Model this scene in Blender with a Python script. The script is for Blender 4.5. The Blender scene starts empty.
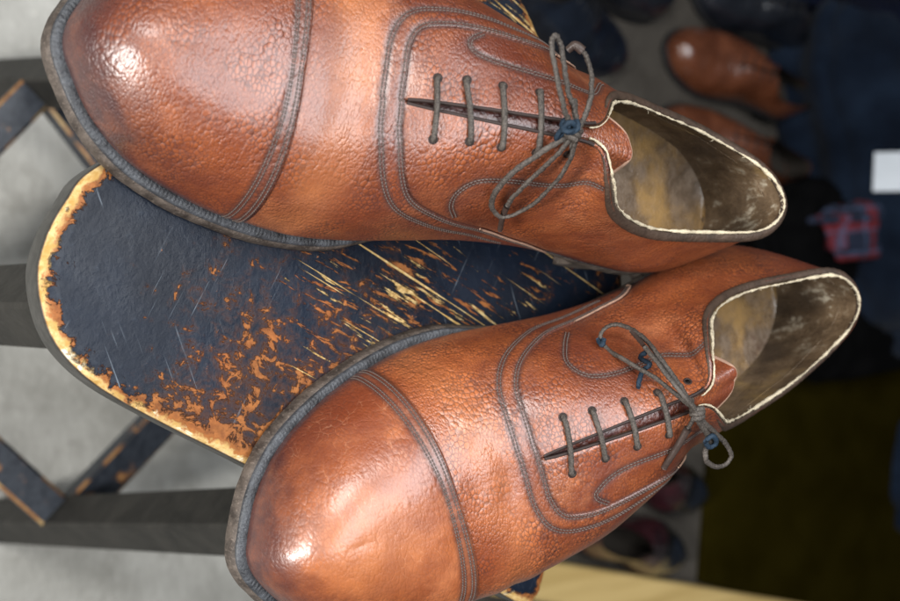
import bpy, math, random
import numpy as np
from mathutils import Vector, Matrix
rnd = random.Random(7)
nrs = np.random.RandomState(5)
MM = 0.001
C = bpy.context.scene.collection
# ---------------------------------------------------------------- shoe surface
# stations from the toe (u=0) round to the heel back (u=16); (s from heel back, t, z) in mm
FB_M=[(296,-2,13),(291,9,12.6),(282,21,12),(268,31.5,11),(249,38.7,10),(228,43,9.5),(206,44.5,9.5),(184,42,11),(162,37,14.5),(140,33,19),(118,31,24),(95,31,29),(72,32.5,32),(48,32,32.5),(28,27.5,32.5),(13,16,32.5),(7,0,32.5)]
FB_L=[(296,-2,13),(293,-14,12.6),(285,-27,12),(270,-39,11),(250,-48,10),(229,-53,9.5),(206,-55,9.5),(184,-54,11),(162,-50.5,14.5),(140,-46,19),(118,-42,24),(95,-39,29),(72,-36,32),(48,-33,32.5),(28,-27.5,32.5),(13,-16.5,32.5),(7,0,32.5)]
FT_M=[(266,-2,49.5),(262,-2,50.8),(256,-2,52.5),(249,-1.5,54.3),(240,-1,56.5),(230,0,59),(205,.5,68),(190,1.9,76),(172,2.7,85),(151,3.3,94.5),(133,4,100),(123,14.5,97),(107,22,86),(80,23.5,77),(51,19.5,79),(23.5,13,87),(14.5,-1,90)]
FT_L=[(266,-2,49.5),(262,-2,50.8),(256,-2,52.5),(249,-1.5,54.3),(240,-1,56.5),(230,0,59),(205,.5,68),(190,-.6,76),(172,-1.5,85),(151,-2.5,94.5),(133,-5,99),(122,-18,92),(107,-24.5,84),(83,-27.5,77),(52,-26,77),(23.5,-16,85.5),(14.5,-1,90)]
FT_LB=[(266,-2,49.5),(262,-2,50.8),(256,-2,52.5),(249,-1.5,54.3),(240,-1,56.5),(230,0,59),(205,.5,68),(190,-.6,76),(172,-1.5,85),(151,-2.5,94.5),(134,-5,98),(120,-19.5,91),(107,-27,82),(86,-31.5,76),(52,-30.5,77),(22,-18.5,86),(14.5,-4,90)]
FT_MB=[(266,-2,49.5),(262,-2,50.8),(256,-2,52.5),(249,-1.5,54.3),(240,-1,56.5),(230,0,59),(205,.5,68),(190,1.9,76),(172,2.7,85),(151,3.3,94.5),(133,4,100),(124,16,97),(106,24.5,86),(77,23,77),(46,17.5,80),(22,11,87),(14.5,-4,90)]
BUL_M=[1.2,1.3,1.3,1.3,1.3,1.3,1.5,2,2.5,3,3,2.5,2,1.5,1.5,1.8,2]
BUL_L=[1.2,1.5,2,2.5,3,3.4,4,4.5,5,5,4,3.5,3,2.5,2,2,2]
def spl(tab,u,g0=None,g1=None):
    """Catmull-Rom through rows of tab at 0..n-1"""
    T=np.asarray(tab,float)
    if T.ndim==1: T=T[:,None]
    a=2*T[0]-T[1] if g0 is None else np.asarray(g0,float)
    b=2*T[-1]-T[-2] if g1 is None else np.asarray(g1,float)
    T=np.vstack([a,T,b]); n=len(T)-2
    u=np.clip(np.asarray(u,float),0,n-1); i=np.clip(np.floor(u).astype(int),0,n-2); f=(u-i)[...,None]
    p0,p1,p2,p3=T[i],T[i+1],T[i+2],T[i+3]
    return .5*(2*p1+(p2-p0)*f+(2*p0-5*p1+4*p2-p3)*f*f+(3*p1-p0-3*p2+p3)*f**3)
def sst(a,b,x):
    x=np.clip((x-a)/(b-a),0,1); return x*x*(3-2*x)
class Last:
    def __init__(s,tm=FT_M,tl=FT_L,bm=FB_M,bl=FB_L,top=0.0,k=1.0):
        s.B={1:np.array(bm,float),-1:np.array(bl,float)}
        s.T={1:np.array(tm,float),-1:np.array(tl,float)}
        s.b={1:BUL_M,-1:BUL_L}
    def foot(s,h,u):
        B,O=s.B[h],s.B[-h]
        return spl(B,u,O[1],O[-2])
    def rim(s,h,u):
        T,O=s.T[h],s.T[-h]
        g0=T[1]*1.0; g0=np.array([2*T[0][0]-T[1][0],T[0][1],2*T[0][2]-T[1][2]])
        g0=O[1]
        R=spl(T,u,g0,O[-2]); Q=spl(O,u,np.array(T[1]),T[-2]); w=.5*(1-sst(6.40,6.62,np.asarray(u,float)))
        return R*(1-w)[...,None]+Q*w[...,None]
    def out(s,h,u):
        e=.02; a=s.foot(h,np.clip(u-e,0,16)); b=s.foot(h,np.clip(u+e,0,16)); d=b-a
        n=np.stack([d[...,1],-d[...,0],0*d[...,0]],-1)*h   # outward in plan
        n/=np.linalg.norm(n,axis=-1,keepdims=True)+1e-9
        return n
    def P(s,h,u,v):
        u=np.asarray(u,float); v=np.asarray(v,float)
        B=s.foot(h,u);T=s.rim(h,u);n=s.out(h,u);bl=spl(s.b[h],u)[...,0]
        H=(T-B)[...,2]
        # front type
        ph=v*math.pi/2
        W=B+n*bl[...,None]
        ex=.92 if h==1 else .92-.26*sst(2,6,u)
        ez=.95 if h==1 else .95-.2*sst(2,6,u)
        cx=np.cos(ph)**ex; sz=np.sin(ph)**ez
        F=T+(W-T)*cx[...,None]; z=B[...,2]+H*sz
        tuck=np.clip(1-(z-B[...,2])/11,0,1)**2
        F=F-n*(bl*tuck)[...,None]; F[...,2]=z
        # rear type
        w=sst(7.0,12.0,u)
        Q1=B+n*(bl*1.9)[...,None]; Q1[...,2]+=H*.38
        k=4-2.0*sst(12,16,u)+(h<0)*8*sst(7.5,10,u)*(1-sst(10.5,13,u))
        Q2=T+n*k[...,None]; Q2[...,2]=T[...,2]-H*.30
        vv=v[...,None]; R=B*(1-vv)**3+3*Q1*vv*(1-vv)**2+3*Q2*vv*vv*(1-vv)+T*vv**3
        return F*(1-w[...,None])+R*w[...,None]
    def N(s,h,u,v):
        e=.03; f=.008
        u1,u2=np.clip(u-e,0,16),np.clip(u+e,0,16); v1,v2=np.clip(v-f,.004,.985),np.clip(v+f,.015,.996)
        du=s.P(h,u2,v)-s.P(h,u1,v); dv=s.P(h,u,v2)-s.P(h,u,v1)
        n=np.cross(du,dv)*(-h)*(-1)
        n/=np.linalg.norm(n,axis=-1,keepdims=True)+1e-12
        return n
# ---------------------------------------------------------------- scene helpers
def link(o, parent=None):
    C.objects.link(o)
    if parent is not None: o.parent = parent
    return o
def empty(name, loc, rz=0.0):
    o = bpy.data.objects.new(name, None); o.empty_display_size = .02
    o.location = [c*MM for c in loc]; o.rotation_euler = (0, 0, rz)
    return link(o)
def tag(o, label=None, cat=None, group=None, kind=None):
    if label: o['label'] = label
    if cat: o['category'] = cat
    if group: o['group'] = group
    if kind: o['kind'] = kind
    return o
class MB:
    """collects vertices (mm) and faces, builds one mesh object"""
    def __init__(s): s.v=[]; s.f=[]; s.m=[]; s.n=0; s.att={}
    def add(s, V, F, mi=0, **att):
        V=np.asarray(V,float).reshape(-1,3); k=s.n
        s.v.append(V); s.n+=len(V)
        for f in F: s.f.append(tuple(int(i)+k for i in f)); s.m.append(mi)
        for a in set(list(att)+list(s.att)):
            if a not in s.att: s.att[a]=[np.zeros(k)] if k else []
            s.att[a].append(np.asarray(att.get(a,np.zeros(len(V))),float).ravel())
    def grid(s, P, mi=0, flip=False, cu=False, cv=False, **att):
        n,m=P.shape[:2]; F=[]
        for i in range(n if cu else n-1):
            for j in range(m if cv else m-1):
                a=i*m+j; b=((i+1)%n)*m+j; c=((i+1)%n)*m+(j+1)%m; d=i*m+(j+1)%m
                F.append((a,d,c,b) if flip else (a,b,c,d))
        s.add(P.reshape(-1,3),F,mi,**att)
    def build(s, name, mats, parent=None, smooth=True, merge=0.0, weld_sharp=None):
        me=bpy.data.meshes.new(name); V=np.concatenate(s.v)*MM
        me.from_pydata([tuple(p) for p in V],[],s.f)
        if not isinstance(mats,(list,tuple)): mats=[mats]
        for m in mats: me.materials.append(m)
        me.polygons.foreach_set('material_index',s.m)
        me.polygons.foreach_set('use_smooth',[smooth]*len(s.f))
        for a,l in s.att.items():
            at=me.attributes.new(a,'FLOAT','POINT'); at.data.foreach_set('value',np.concatenate(l).astype(np.float32))
        me.update()
        if merge>0:
            import bmesh
            bm=bmesh.new(); bm.from_mesh(me); bmesh.ops.remove_doubles(bm,verts=bm.verts,dist=merge*MM)
            bm.to_mesh(me); bm.free(); me.update()
        o=bpy.data.objects.new(name,me); link(o,parent)
        if weld_sharp: me.set_sharp_from_angle(angle=math.radians(weld_sharp))
        return o
def unit(a): return a/(np.linalg.norm(a,axis=-1,keepdims=True)+1e-12)
def cr(pts, n):
    """Catmull-Rom curve through points, n samples"""
    return spl(np.asarray(pts,float), np.linspace(0,len(pts)-1,n))
def resample(P, step):
    d=np.r_[0,np.cumsum(np.linalg.norm(np.diff(P,axis=0),axis=1))]
    k=max(2,int(round(d[-1]/step))+1); t=np.linspace(0,d[-1],k)
    return np.stack([np.interp(t,d,P[:,i]) for i in range(P.shape[1])],1)
def frames(P, up=(0,0,1)):
    T=unit(np.gradient(P,axis=0)); up=np.array(up,float)
    A=unit(np.cross(T,np.where(np.abs(T@up)[:,None]>.97,np.array([1.,0,0]),up))); B=np.cross(A,T)
    for i in range(1,len(P)):                        # parallel transport keeps the tube from twisting
        a=A[i-1]-T[i]*(A[i-1]@T[i]); a/=np.linalg.norm(a)+1e-12; A[i]=a; B[i]=np.cross(a,T[i])
    return T,A,B
def tube(mb, P, r, seg=10, flat=1.0, mi=0, cap=True, up=(0,0,1), wob=0.0, **att):
    P=np.asarray(P,float); T,A,B=frames(P,up); n=len(P); r=np.broadcast_to(np.asarray(r,float),(n,))
    th=np.linspace(0,2*math.pi,seg,endpoint=False)
    G=P[:,None]+(A[:,None]*np.cos(th)[None,:,None]+B[:,None]*(np.sin(th)*flat)[None,:,None])*r[:,None,None]
    if wob: G=G+nrs.normal(0,wob,G.shape)
    k=mb.n; av={a:np.repeat(np.broadcast_to(x,(n,)),seg) for a,x in att.items()}
    mb.grid(G,mi,flip=False,cv=True,**av)
    if cap:
        mb.f.append(tuple(k+j for j in reversed(range(seg)))); mb.m.append(mi)
        mb.f.append(tuple(k+(n-1)*seg+j for j in range(seg))); mb.m.append(mi)
def box_path(mb, a, b, w, h, rot=0.0, bev=2.0, mi=0, bevmi=None):
    """square bar from a to b with bevelled edges"""
    a=np.array(a,float); b=np.array(b,float); t=unit(b-a); up=np.array([0,0,1.]) if abs(t[2])<.9 else np.array([0,1.,0])
    x=unit(np.cross(t,up)); y=np.cross(x,t); c,s=math.cos(rot),math.sin(rot); x,y=x*c+y*s,-x*s+y*c
    pr=[]
    for sx,sy in ((1,1),(-1,1),(-1,-1),(1,-1)):
        p1=(sx*(w/2-bev),sy*h/2); p2=(sx*w/2,sy*(h/2-bev))
        pr+= [p2,p1] if sx*sy>0 else [p1,p2]
    n=14; rows=[]; bevmi=mi if bevmi is None else bevmi
    for i in range(n+1):
        q=a+(b-a)*i/n
        rows.append([q+x*p[0]+y*p[1] for p in pr])
    k=mb.n; f0=len(mb.m); mb.grid(np.array(rows),mi,cv=True)
    for i in range(f0,len(mb.m)): mb.m[i]=bevmi if (i-f0)%8 in (0,2,4,6) else mi
    mb.f.append(tuple(k+j for j in reversed(range(8)))); mb.m.append(mi)
    mb.f.append(tuple(k+n*8+j for j in range(8))); mb.m.append(mi)

# ---------------------------------------------------------------- materials
class NT:
    def __init__(s,name):
        s.m=bpy.data.materials.new(name); s.m.use_nodes=True; s.t=s.m.node_tree; s.t.nodes.clear()
        s.out=s.n('ShaderNodeOutputMaterial'); s.b=s.n('ShaderNodeBsdfPrincipled'); s.l(s.b.outputs[0],s.out.inputs[0])
    def n(s,t,**k):
        o=s.t.nodes.new(t)
        for a,v in k.items(): setattr(o,a,v)
        return o
    def l(s,a,b): s.t.links.new(a,b)
    def set(s,sock,v):
        if hasattr(v,'links') or isinstance(v,bpy.types.NodeSocket): s.l(v,sock)
        else: sock.default_value=v
    def obj(s,scale=(1,1,1),rot=(0,0,0),loc=(0,0,0)):
        c=s.n('ShaderNodeTexCoord'); m=s.n('ShaderNodeMapping'); s.l(c.outputs['Object'],m.inputs[0])
        m.inputs['Scale'].default_value=scale; m.inputs['Rotation'].default_value=rot; m.inputs['Location'].default_value=loc
        return m.outputs[0]
    def noise(s,vec,scale,detail=4,rough=.55,dist=0.0):
        o=s.n('ShaderNodeTexNoise'); s.l(vec,o.inputs['Vector']); o.inputs['Scale'].default_value=scale
        o.inputs['Detail'].default_value=detail; o.inputs['Roughness'].default_value=rough; o.inputs['Distortion'].default_value=dist
        return o.outputs[0]
    def voro(s,vec,scale,feature='DISTANCE_TO_EDGE',rand=1.0):
        o=s.n('ShaderNodeTexVoronoi',feature=feature); s.l(vec,o.inputs['Vector']); o.inputs['Scale'].default_value=scale
        o.inputs['Randomness'].default_value=rand
        return o.outputs[0]
    def math(s,op,a,b=0.0,c=None,clamp=False):
        o=s.n('ShaderNodeMath',operation=op,use_clamp=clamp); s.set(o.inputs[0],a); s.set(o.inputs[1],b)
        if c is not None: s.set(o.inputs[2],c)
        return o.outputs[0]
    def ramp(s,fac,lo,hi,a=0.0,b=1.0):
        o=s.n('ShaderNodeMapRange',interpolation_type='SMOOTHSTEP'); s.set(o.inputs[0],fac)
        for i,v in enumerate((lo,hi,a,b)): s.set(o.inputs[i+1],v)
        return o.outputs[0]
    def mix(s,f,a,b,mode='MIX'):
        o=s.n('ShaderNodeMix',data_type='RGBA',blend_type=mode); s.set(o.inputs[0],f)
        for sock,v in ((o.inputs[6],a),(o.inputs[7],b)):
            if isinstance(v,tuple): v=(*v[:3],1.0)
            s.set(sock,v)
        return o.outputs[2]
    def att(s,name):
        o=s.n('ShaderNodeAttribute',attribute_name=name); return o.outputs['Fac']
    def wvec(s,vec,scale,amt):
        """vector warped by noise"""
        o=s.n('ShaderNodeTexNoise'); s.l(vec,o.inputs['Vector']); o.inputs['Scale'].default_value=scale
        v=s.n('ShaderNodeVectorMath',operation='MULTIPLY_ADD'); s.l(o.outputs['Color'],v.inputs[0]); v.inputs[1].default_value=(amt,)*3; s.l(vec,v.inputs[2])
        return v.outputs[0]
    def bump(s,h,dist,strength=1.0,prev=None):
        o=s.n('ShaderNodeBump'); s.l(h,o.inputs['Height']); o.inputs['Distance'].default_value=dist; o.inputs['Strength'].default_value=strength
        if prev is not None: s.l(prev,o.inputs['Normal'])
        return o.outputs[0]
    def fin(s,color=None,rough=None,normal=None,**k):
        if color is not None:
            if isinstance(color,tuple): color=(*color[:3],1.0)
            s.set(s.b.inputs['Base Color'],color)
        if rough is not None: s.set(s.b.inputs['Roughness'],rough)
        if normal is not None: s.l(normal,s.b.inputs['Normal'])
        for a,v in k.items(): s.set(s.b.inputs[a.replace('_',' ')],v)
        return s.m
def simple(name,col,rough=.5,var=.25,scale=60,bump=0.0,bscale=400,**k):
    k.setdefault('Specular_IOR_Level',.25)
    t=NT(name); v=t.obj(); n=t.noise(v,scale,5); c=t.mix(n,tuple(x*(1-var) for x in col),tuple(x*(1+var) for x in col))
    nm=t.bump(t.noise(v,bscale,4),bump) if bump else None
    return t.fin(c,rough,nm,**k)

def leather(name, grain=1.0, crack=0.0, seed=0.0, tone=1.0, cell=560):
    t=NT(name); v=t.obj(loc=(seed,seed*.7,0)); st=t.obj(scale=(1.25,.84,1.0),loc=(seed,seed*.7,0))
    w=t.wvec(t.wvec(st,210,.0022),900,.0005)
    e=t.voro(w,cell); f1=t.voro(w,cell,'F1'); f2=t.voro(t.wvec(st,400,.0012),cell*1.7,'F1'); e2=t.voro(t.wvec(st,400,.0012),cell*1.7)
    dome=t.math('SUBTRACT',1.0,t.math('MULTIPLY',f1,f1)); dome2=t.math('SUBTRACT',1.0,t.math('MULTIPLY',f2,f2))
    big=t.noise(v,22,4,.6); mid=t.noise(v,110,4,.6); sel=t.ramp(t.noise(v,55,3,.5),.38,.62)
    h=t.math('ADD',t.math('MULTIPLY',dome,t.math('SUBTRACT',1.0,t.math('MULTIPLY',sel,.7))),t.math('MULTIPLY',dome2,t.math('MULTIPLY_ADD',sel,.45,.2)))
    h=t.math('MULTIPLY',h,t.ramp(t.noise(v,34,3),.28,.7,.35,1.0))
    fine=t.noise(v,2400,4,.65)
    # colour: mottled cognac, a little darker in the grain creases, dark polish, and slit shade on the tongue, where the attribute says
    c=t.mix(t.ramp(big,.30,.70),(.150*tone,.031*tone,.0088*tone),(.305*tone,.084*tone,.0225*tone))
    c=t.mix(t.ramp(mid,.38,.72,0,.6),c,(.140*tone,.029*tone,.009*tone))
    lt=t.ramp(t.noise(t.obj(loc=(seed+9,1,0)),30,4,.65),.52,.75,0,.5); c=t.mix(lt,c,(.46*tone,.165*tone,.066*tone))
    cr1=t.math('SUBTRACT',1.0,t.ramp(e,0.0,.20)); cr2=t.math('SUBTRACT',1.0,t.ramp(e2,0.0,.18))
    cre=t.math('MAXIMUM',t.math('MULTIPLY',cr1,t.math('SUBTRACT',1.0,t.math('MULTIPLY',sel,.75))),t.math('MULTIPLY',cr2,t.math('MULTIPLY_ADD',sel,.6,.1)))
    c=t.mix(t.math('MULTIPLY',cre,.90*grain),c,(.055,.012,.006))
    # pale scuff cracks
    cv=t.wvec(t.obj(scale=(1.0,.55,.8),loc=(seed+3,0,0)),70,.014)
    ce=t.voro(cv,240); ck=t.math('SUBTRACT',1.0,t.ramp(ce,.0,.04))
    ck=t.math('MULTIPLY',ck,t.ramp(t.noise(v,45,3),.50,.68,0.0,.12+.22*crack))
    ck=t.math('MULTIPLY',ck,t.ramp(t.noise(v,600,2),.38,.6))
    c=t.mix(ck,c,(.60,.30,.17))
    tn=t.math('MULTIPLY',t.att('tan'),t.ramp(big,.25,.65,.35,1.0)); c=t.mix(t.math('MULTIPLY',tn,.62),c,(.47*tone,.175*tone,.060*tone))
    bu=t.att('burnish'); bn=t.math('MULTIPLY',bu,t.ramp(mid,.2,.75,.65,1.15),clamp=True)  # burnish also carries the lacing slit shade on the tongue
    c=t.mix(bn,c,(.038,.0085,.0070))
    sm=t.att('seam'); c=t.mix(t.math('MULTIPLY',sm,.80),c,(.040,.019,.017))
    rough=t.math('ADD',t.ramp(t.noise(v,60,4),.3,.7,.34,.48),t.math('MULTIPLY',cre,.15))
    nm=t.bump(h,.00060*grain+.00003)
    nm=t.bump(fine,.00007,1.0,nm)
    if crack: nm=t.bump(t.ramp(ce,0,.14),.00005*crack,1.0,nm)
    wr=t.noise(t.obj(scale=(1.0,.33,.6),loc=(seed,2,0)),95,4,.6); nm=t.bump(wr,.0003,1.0,nm)
    cn=t.bump(h,.00016*grain+.00002); cn=t.bump(wr,.00025,1.0,cn); t.l(cn,t.b.inputs['Coat Normal'])
    return t.fin(c,rough,nm,Specular_IOR_Level=.5,Coat_Weight=.60,Coat_Roughness=.25,Coat_IOR=1.5)
# ---------------------------------------------------------------- building a shoe
def Nb(last,h,u,v):
    n=last.N(h,u,v)
    w=np.maximum.reduce([sst(.95,1,v)*(u<6.7)*.5, .5*(1-sst(0,.4,u)), .5*sst(15.6,16,u)])
    m=last.N(-h,u,v)
    return unit(n*(1-w)[...,None]+m*w[...,None])
def jac(last,h,u,v):
    e=.01; f=.003
    return ((last.P(h,np.clip(u+e,0,16),v)-last.P(h,np.clip(u-e,0,16),v))/(np.clip(u+e,0,16)-np.clip(u-e,0,16))[:,None],
            (last.P(h,u,np.clip(v+f,0,1))-last.P(h,u,np.clip(v-f,0,1)))/(np.clip(v+f,0,1)-np.clip(v-f,0,1))[:,None])
def offset_uv(last,h,UV,dist,sgn):
    """shift a curve on the surface sideways by dist mm (nearest point of a fine table)"""
    P0=last.P(h,UV[:,0],UV[:,1]); T=unit(np.gradient(P0,axis=0)); N=last.N(h,UV[:,0],UV[:,1]); d=unit(np.cross(N,T))*sgn
    key=('tab',h)
    if key not in last.__dict__:
        U_,V_=np.meshgrid(np.linspace(5,12.5,376),np.linspace(0,1,201),indexing='ij')
        last.__dict__[key]=(np.stack([U_.ravel(),V_.ravel()],1),last.P(h,U_,V_).reshape(-1,3))
    uv,TP=last.__dict__[key]; Q=P0+d*dist; out=[]
    for q in Q:
        e=((TP-q)**2).sum(1); k=np.argsort(e)[:6]; w=1/(e[k]+.02); out.append((uv[k]*w[:,None]).sum(0)/w.sum())
    out=np.array(out)
    for _ in range(6): out[1:-1]=(out[:-2]+out[1:-1]*2+out[2:])/4
    return out
def wrinkle(P):
    s,t=P[...,0],P[...,1]
    env=np.exp(-((s-212)/13.0)**2)*(.6+.4*np.sin(t*.11+1))
    w=np.sin(s*.44+.9*np.sin(t*.085)+.5*np.sin(t*.21+2))
    low=.35*np.sin(s*.11+t*.07)+.25*np.sin(s*.19-t*.13+1.3)
    return .55*env*w+low*.7
def stitches(mb, last, h, UV, pitch=1.45, lift=.15, rad=.27, fl=1):
    UV=np.asarray(UV,float); P=last.P(h,UV[:,0],UV[:,1]); N=last.N(h,UV[:,0],UV[:,1]); P=P+N*(lift-.10+wrinkle(P)*.8)[:,None]; G0=P.copy(); G0[:,0]-=150
    P=G0; Q=np.hstack([P,N])
    Q=resample(Q,pitch); P=Q[:,:3]; N=unit(Q[:,3:]); T=unit(np.gradient(P,axis=0)); 
    th=np.linspace(0,2*math.pi,6,endpoint=False)
    for p,n,t in zip(P,N,T):
        b=np.cross(t,n); L=pitch*.46; rings=[]
        for x,r in ((-1,.25),(-.62,.9),(0,1.05),(.62,.9),(1,.25)):
            c=p+t*(x*L)-n*(.22*x*x)
            rings.append(c+ (b[None]*np.cos(th)[:,None]+n[None]*np.sin(th)[:,None])*(rad*r))
        G=np.array(rings); G[...,1]*=fl; mb.grid(G,0,cv=True,flip=(fl<0))
def relax(o,it,mask):
    me=o.data; n=len(me.vertices); X=np.zeros(n*3); me.vertices.foreach_get('co',X); X=X.reshape(-1,3)
    E=np.zeros(len(me.edges)*2,int); me.edges.foreach_get('vertices',E); E=E.reshape(-1,2); k=np.bincount(E.ravel(),minlength=n)[:,None]
    w=mask(X)[:,None]
    for _ in range(it):
        S_=np.zeros_like(X); np.add.at(S_,E[:,0],X[E[:,1]]); np.add.at(S_,E[:,1],X[E[:,0]]); X=X*(1-w*.6)+S_/k*w*.6
    me.vertices.foreach_set('co',X.ravel()); me.update()
def dense(tab,n=160): 
    t=np.asarray(tab,float); c=spl(t,np.linspace(0,len(t)-1,n)); c[:,0]=np.clip(c[:,0],0,16); c[:,1]=np.clip(c[:,1],0,1); return c

def make_shoe(cfg):
    last=Last(cfg['tm'],cfg['tl']); fl=cfg['side']
    root=empty('leather_shoe',(cfg['x'],cfg['y'],0),math.radians(cfg['yaw']-90))
    tag(root,cfg['label'],'shoe',cfg['group'])
    M=cfg['mats']
    def loc(P):            # surface (s,t,z) -> object space (mm), mirrored for the other foot
        P=np.asarray(P,float).copy(); P[...,0]-=150; P[...,1]*=fl; return P
    U={1:dense(cfg['seam_m']),-1:dense(cfg['seam_l'])}
    # stitched curves
    rows=[]   # (half, uv, pitch)
    for h in (1,-1):
        v=np.linspace(0.02,1,70)
        capu=5.05+.17*(1-v)**2
        for o in (.10,.165,.31,.375): rows.append((h,np.stack([capu-o,v],1),1.5))
        sg=-1 if h==1 else 1
        for o in (.9,2.0,7.4,8.6):
            c=offset_uv(last,h,U[h],o*cfg.get('sgn',1),sg); rows.append((h,c[:(-12 if o<3 else -40)],.75))
        lp=dense(cfg['loop_m' if h==1 else 'loop_l'],90)
        rows.append((h,lp,0)); rows.append((h,offset_uv(last,h,lp,1.3,sg),0))
    LP={h:np.concatenate([last.P(h,c[:,0],c[:,1]) for (hh,c,_l) in rows if hh==h]) for h in (1,-1)}
    def surf(h,u,v,off,seamtop=1.0,cut=False):
        P=last.P(h,u,v); N=Nb(last,h,u,v)
        o=np.sum(N*last.out(h,u),-1)
        sh=P.shape[:2]; flat=P.reshape(-1,3); d=np.full(len(flat),1e9)
        L=LP[h]
        for i in range(0,len(flat),2500):
            d[i:i+2500]=np.sqrt(((flat[i:i+2500,None]-L[None])**2).sum(-1)).min(1)
        d=d.reshape(sh); seam=np.exp(-(d/1.15)**2)
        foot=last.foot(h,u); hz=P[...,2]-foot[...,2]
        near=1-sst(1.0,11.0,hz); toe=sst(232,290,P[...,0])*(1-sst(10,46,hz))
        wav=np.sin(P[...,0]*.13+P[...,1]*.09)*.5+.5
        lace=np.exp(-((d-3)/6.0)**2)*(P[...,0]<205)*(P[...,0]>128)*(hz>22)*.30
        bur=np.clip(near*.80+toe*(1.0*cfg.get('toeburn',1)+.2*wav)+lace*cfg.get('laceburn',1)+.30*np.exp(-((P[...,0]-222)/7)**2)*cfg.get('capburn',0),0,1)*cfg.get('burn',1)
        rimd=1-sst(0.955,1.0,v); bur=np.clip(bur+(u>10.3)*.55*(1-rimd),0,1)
        global TAN
        ss_,tt_=P[...,0],P[...,1]
        TAN=np.clip(np.exp(-((ss_-214)/9.0)**2)*cfg.get('tan_vamp',1)+cfg.get('tan_cap',0)*np.exp(-((ss_-262)/20)**2-((tt_+6)/20)**2),0,1)
        Q=P+N*(off+wrinkle(P)*.8*sst(.0,.12,v)-.28*seam*seamtop)[...,None]
        return loc(Q),bur,seam
    def flipfor(h): return (h*fl)<0
    # toe cap
    mb=MB()
    for h in (1,-1):
        a=1-(1-np.linspace(0,1,120))**1.0; v=np.linspace(0,1,96)
        A,V=np.meshgrid(a,v,indexing='ij'); Uu=A*(5.05+.17*(1-V)**2)
        off=1.5*np.ones_like(A); off[-1]-=1.7; off[-2]-=.35; A2=A.copy(); Uu[-1]=Uu[-2]+.002
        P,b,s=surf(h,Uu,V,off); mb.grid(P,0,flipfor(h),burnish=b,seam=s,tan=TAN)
    cap=mb.build('toe_cap',M['cap'],root,merge=.06)
    relax(cap,260,lambda X: sst(238,254,X[:,0]/MM+150)*sst(16,23,X[:,2]/MM))
    # vamp
    mb=MB()
    for h in (1,-1):
        c=U[h]; n=len(c); c0=np.stack([np.full(n,4.95),np.linspace(1,0,n)],1)
        a=np.linspace(0,1,70)
        UV=c0[None]*(1-a)[:,None,None]+c[None]*a[:,None,None]
        off=np.full(UV.shape[:2],.75); off[-1]-=1.3; off[-2]-=.12; UV[-1]=UV[-2]+(UV[-1]-UV[-2])*.02
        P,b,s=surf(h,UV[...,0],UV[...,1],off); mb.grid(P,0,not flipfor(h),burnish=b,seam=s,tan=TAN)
    mb.build('vamp',M['vamp'],root,merge=.08)
    # quarters
    for h in (1,-1):
        mb=MB(); c=U[h]; n=len(c); e=np.stack([np.full(n,16.0),np.linspace(1,0,n)],1); a=np.linspace(-.012,1,190)
        UV=c[None]*(1-a)[:,None,None]+e[None]*a[:,None,None]; UV[...,1]=np.clip(UV[...,1],0,1)
        off=np.zeros(UV.shape[:2])-.1
        # wall along slit and rim so that the leather has a cut edge
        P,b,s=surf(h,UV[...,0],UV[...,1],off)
        N=loc(Nb(last,h,UV[:,0,0],UV[:,0,1])+np.array([150.,0,0])); inn=P[:,0]-N*1.7
        P=np.concatenate([inn[:,None],P],1); b=np.concatenate([np.full((len(b),1),.9),b],1); s=np.concatenate([s[:,:1],s],1)
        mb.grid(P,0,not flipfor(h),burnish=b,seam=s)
        mb.build('quarter',M['quarter'],root)
    # stitching
    mb=MB()
    for h,c,lift in rows: stitches(mb,last,h,c,lift=lift+.02,fl=fl)
    so=mb.build('stitching',M['thread'],root)
    # pale cut edge of the vamp wings
    for h in (1,-1):
        mb=MB(); c=U[h]; c=c[(c[:,0]>(8.9 if h==1 else 9.2))]; P=last.P(h,c[:,0],c[:,1]); N=last.N(h,c[:,0],c[:,1])
        w=wrinkle(P)*.8
        tube(mb,loc(P+N*(.55+w)[:,None]),.42,6,mi=0,wob=.06); mb.build('vamp_edge',M['edge'],root)
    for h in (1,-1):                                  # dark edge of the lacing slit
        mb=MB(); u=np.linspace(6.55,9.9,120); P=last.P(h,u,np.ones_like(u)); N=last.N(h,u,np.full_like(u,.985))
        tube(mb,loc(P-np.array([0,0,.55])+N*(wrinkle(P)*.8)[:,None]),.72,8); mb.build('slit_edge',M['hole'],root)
    # tongue
    mb=MB(); a=1-(1-np.linspace(0,1,90))**2.2; b=np.linspace(-1,1,45); A,Bq=np.meshgrid(a,b,indexing='ij')
    tabs=[]
    for h in (1,-1):
        U_,V_=np.meshgrid(np.linspace(6,12,150),np.linspace(.3,1,90),indexing='ij'); tabs.append(last.P(h,U_,V_).reshape(-1,3))
    TP=np.concatenate(tabs)
    se=cfg['tongue_end']; ss=203+(se-203)*A
    W=(8+8*sst(0,.6,A)+4*sst(.74,.9,A))*np.sqrt(np.clip(1-np.clip((A-.66)/.34,0,1)**2.0,0.0,1))
    t=Bq*W+cfg.get('tongue_shift',0)*sst(.6,1,A)
    sq=np.maximum(ss,133); z=np.zeros_like(ss)
    for i in range(ss.shape[0]):
        q=np.stack([sq[i],t[i]],1); e=((TP[None,:,:2]-q[:,None])**2).sum(-1); k=np.argsort(e,1)[:,:5]; w=1/(np.take_along_axis(e,k,1)+.05)
        z[i]=(TP[k,2]*w).sum(1)/w.sum(1)
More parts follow.
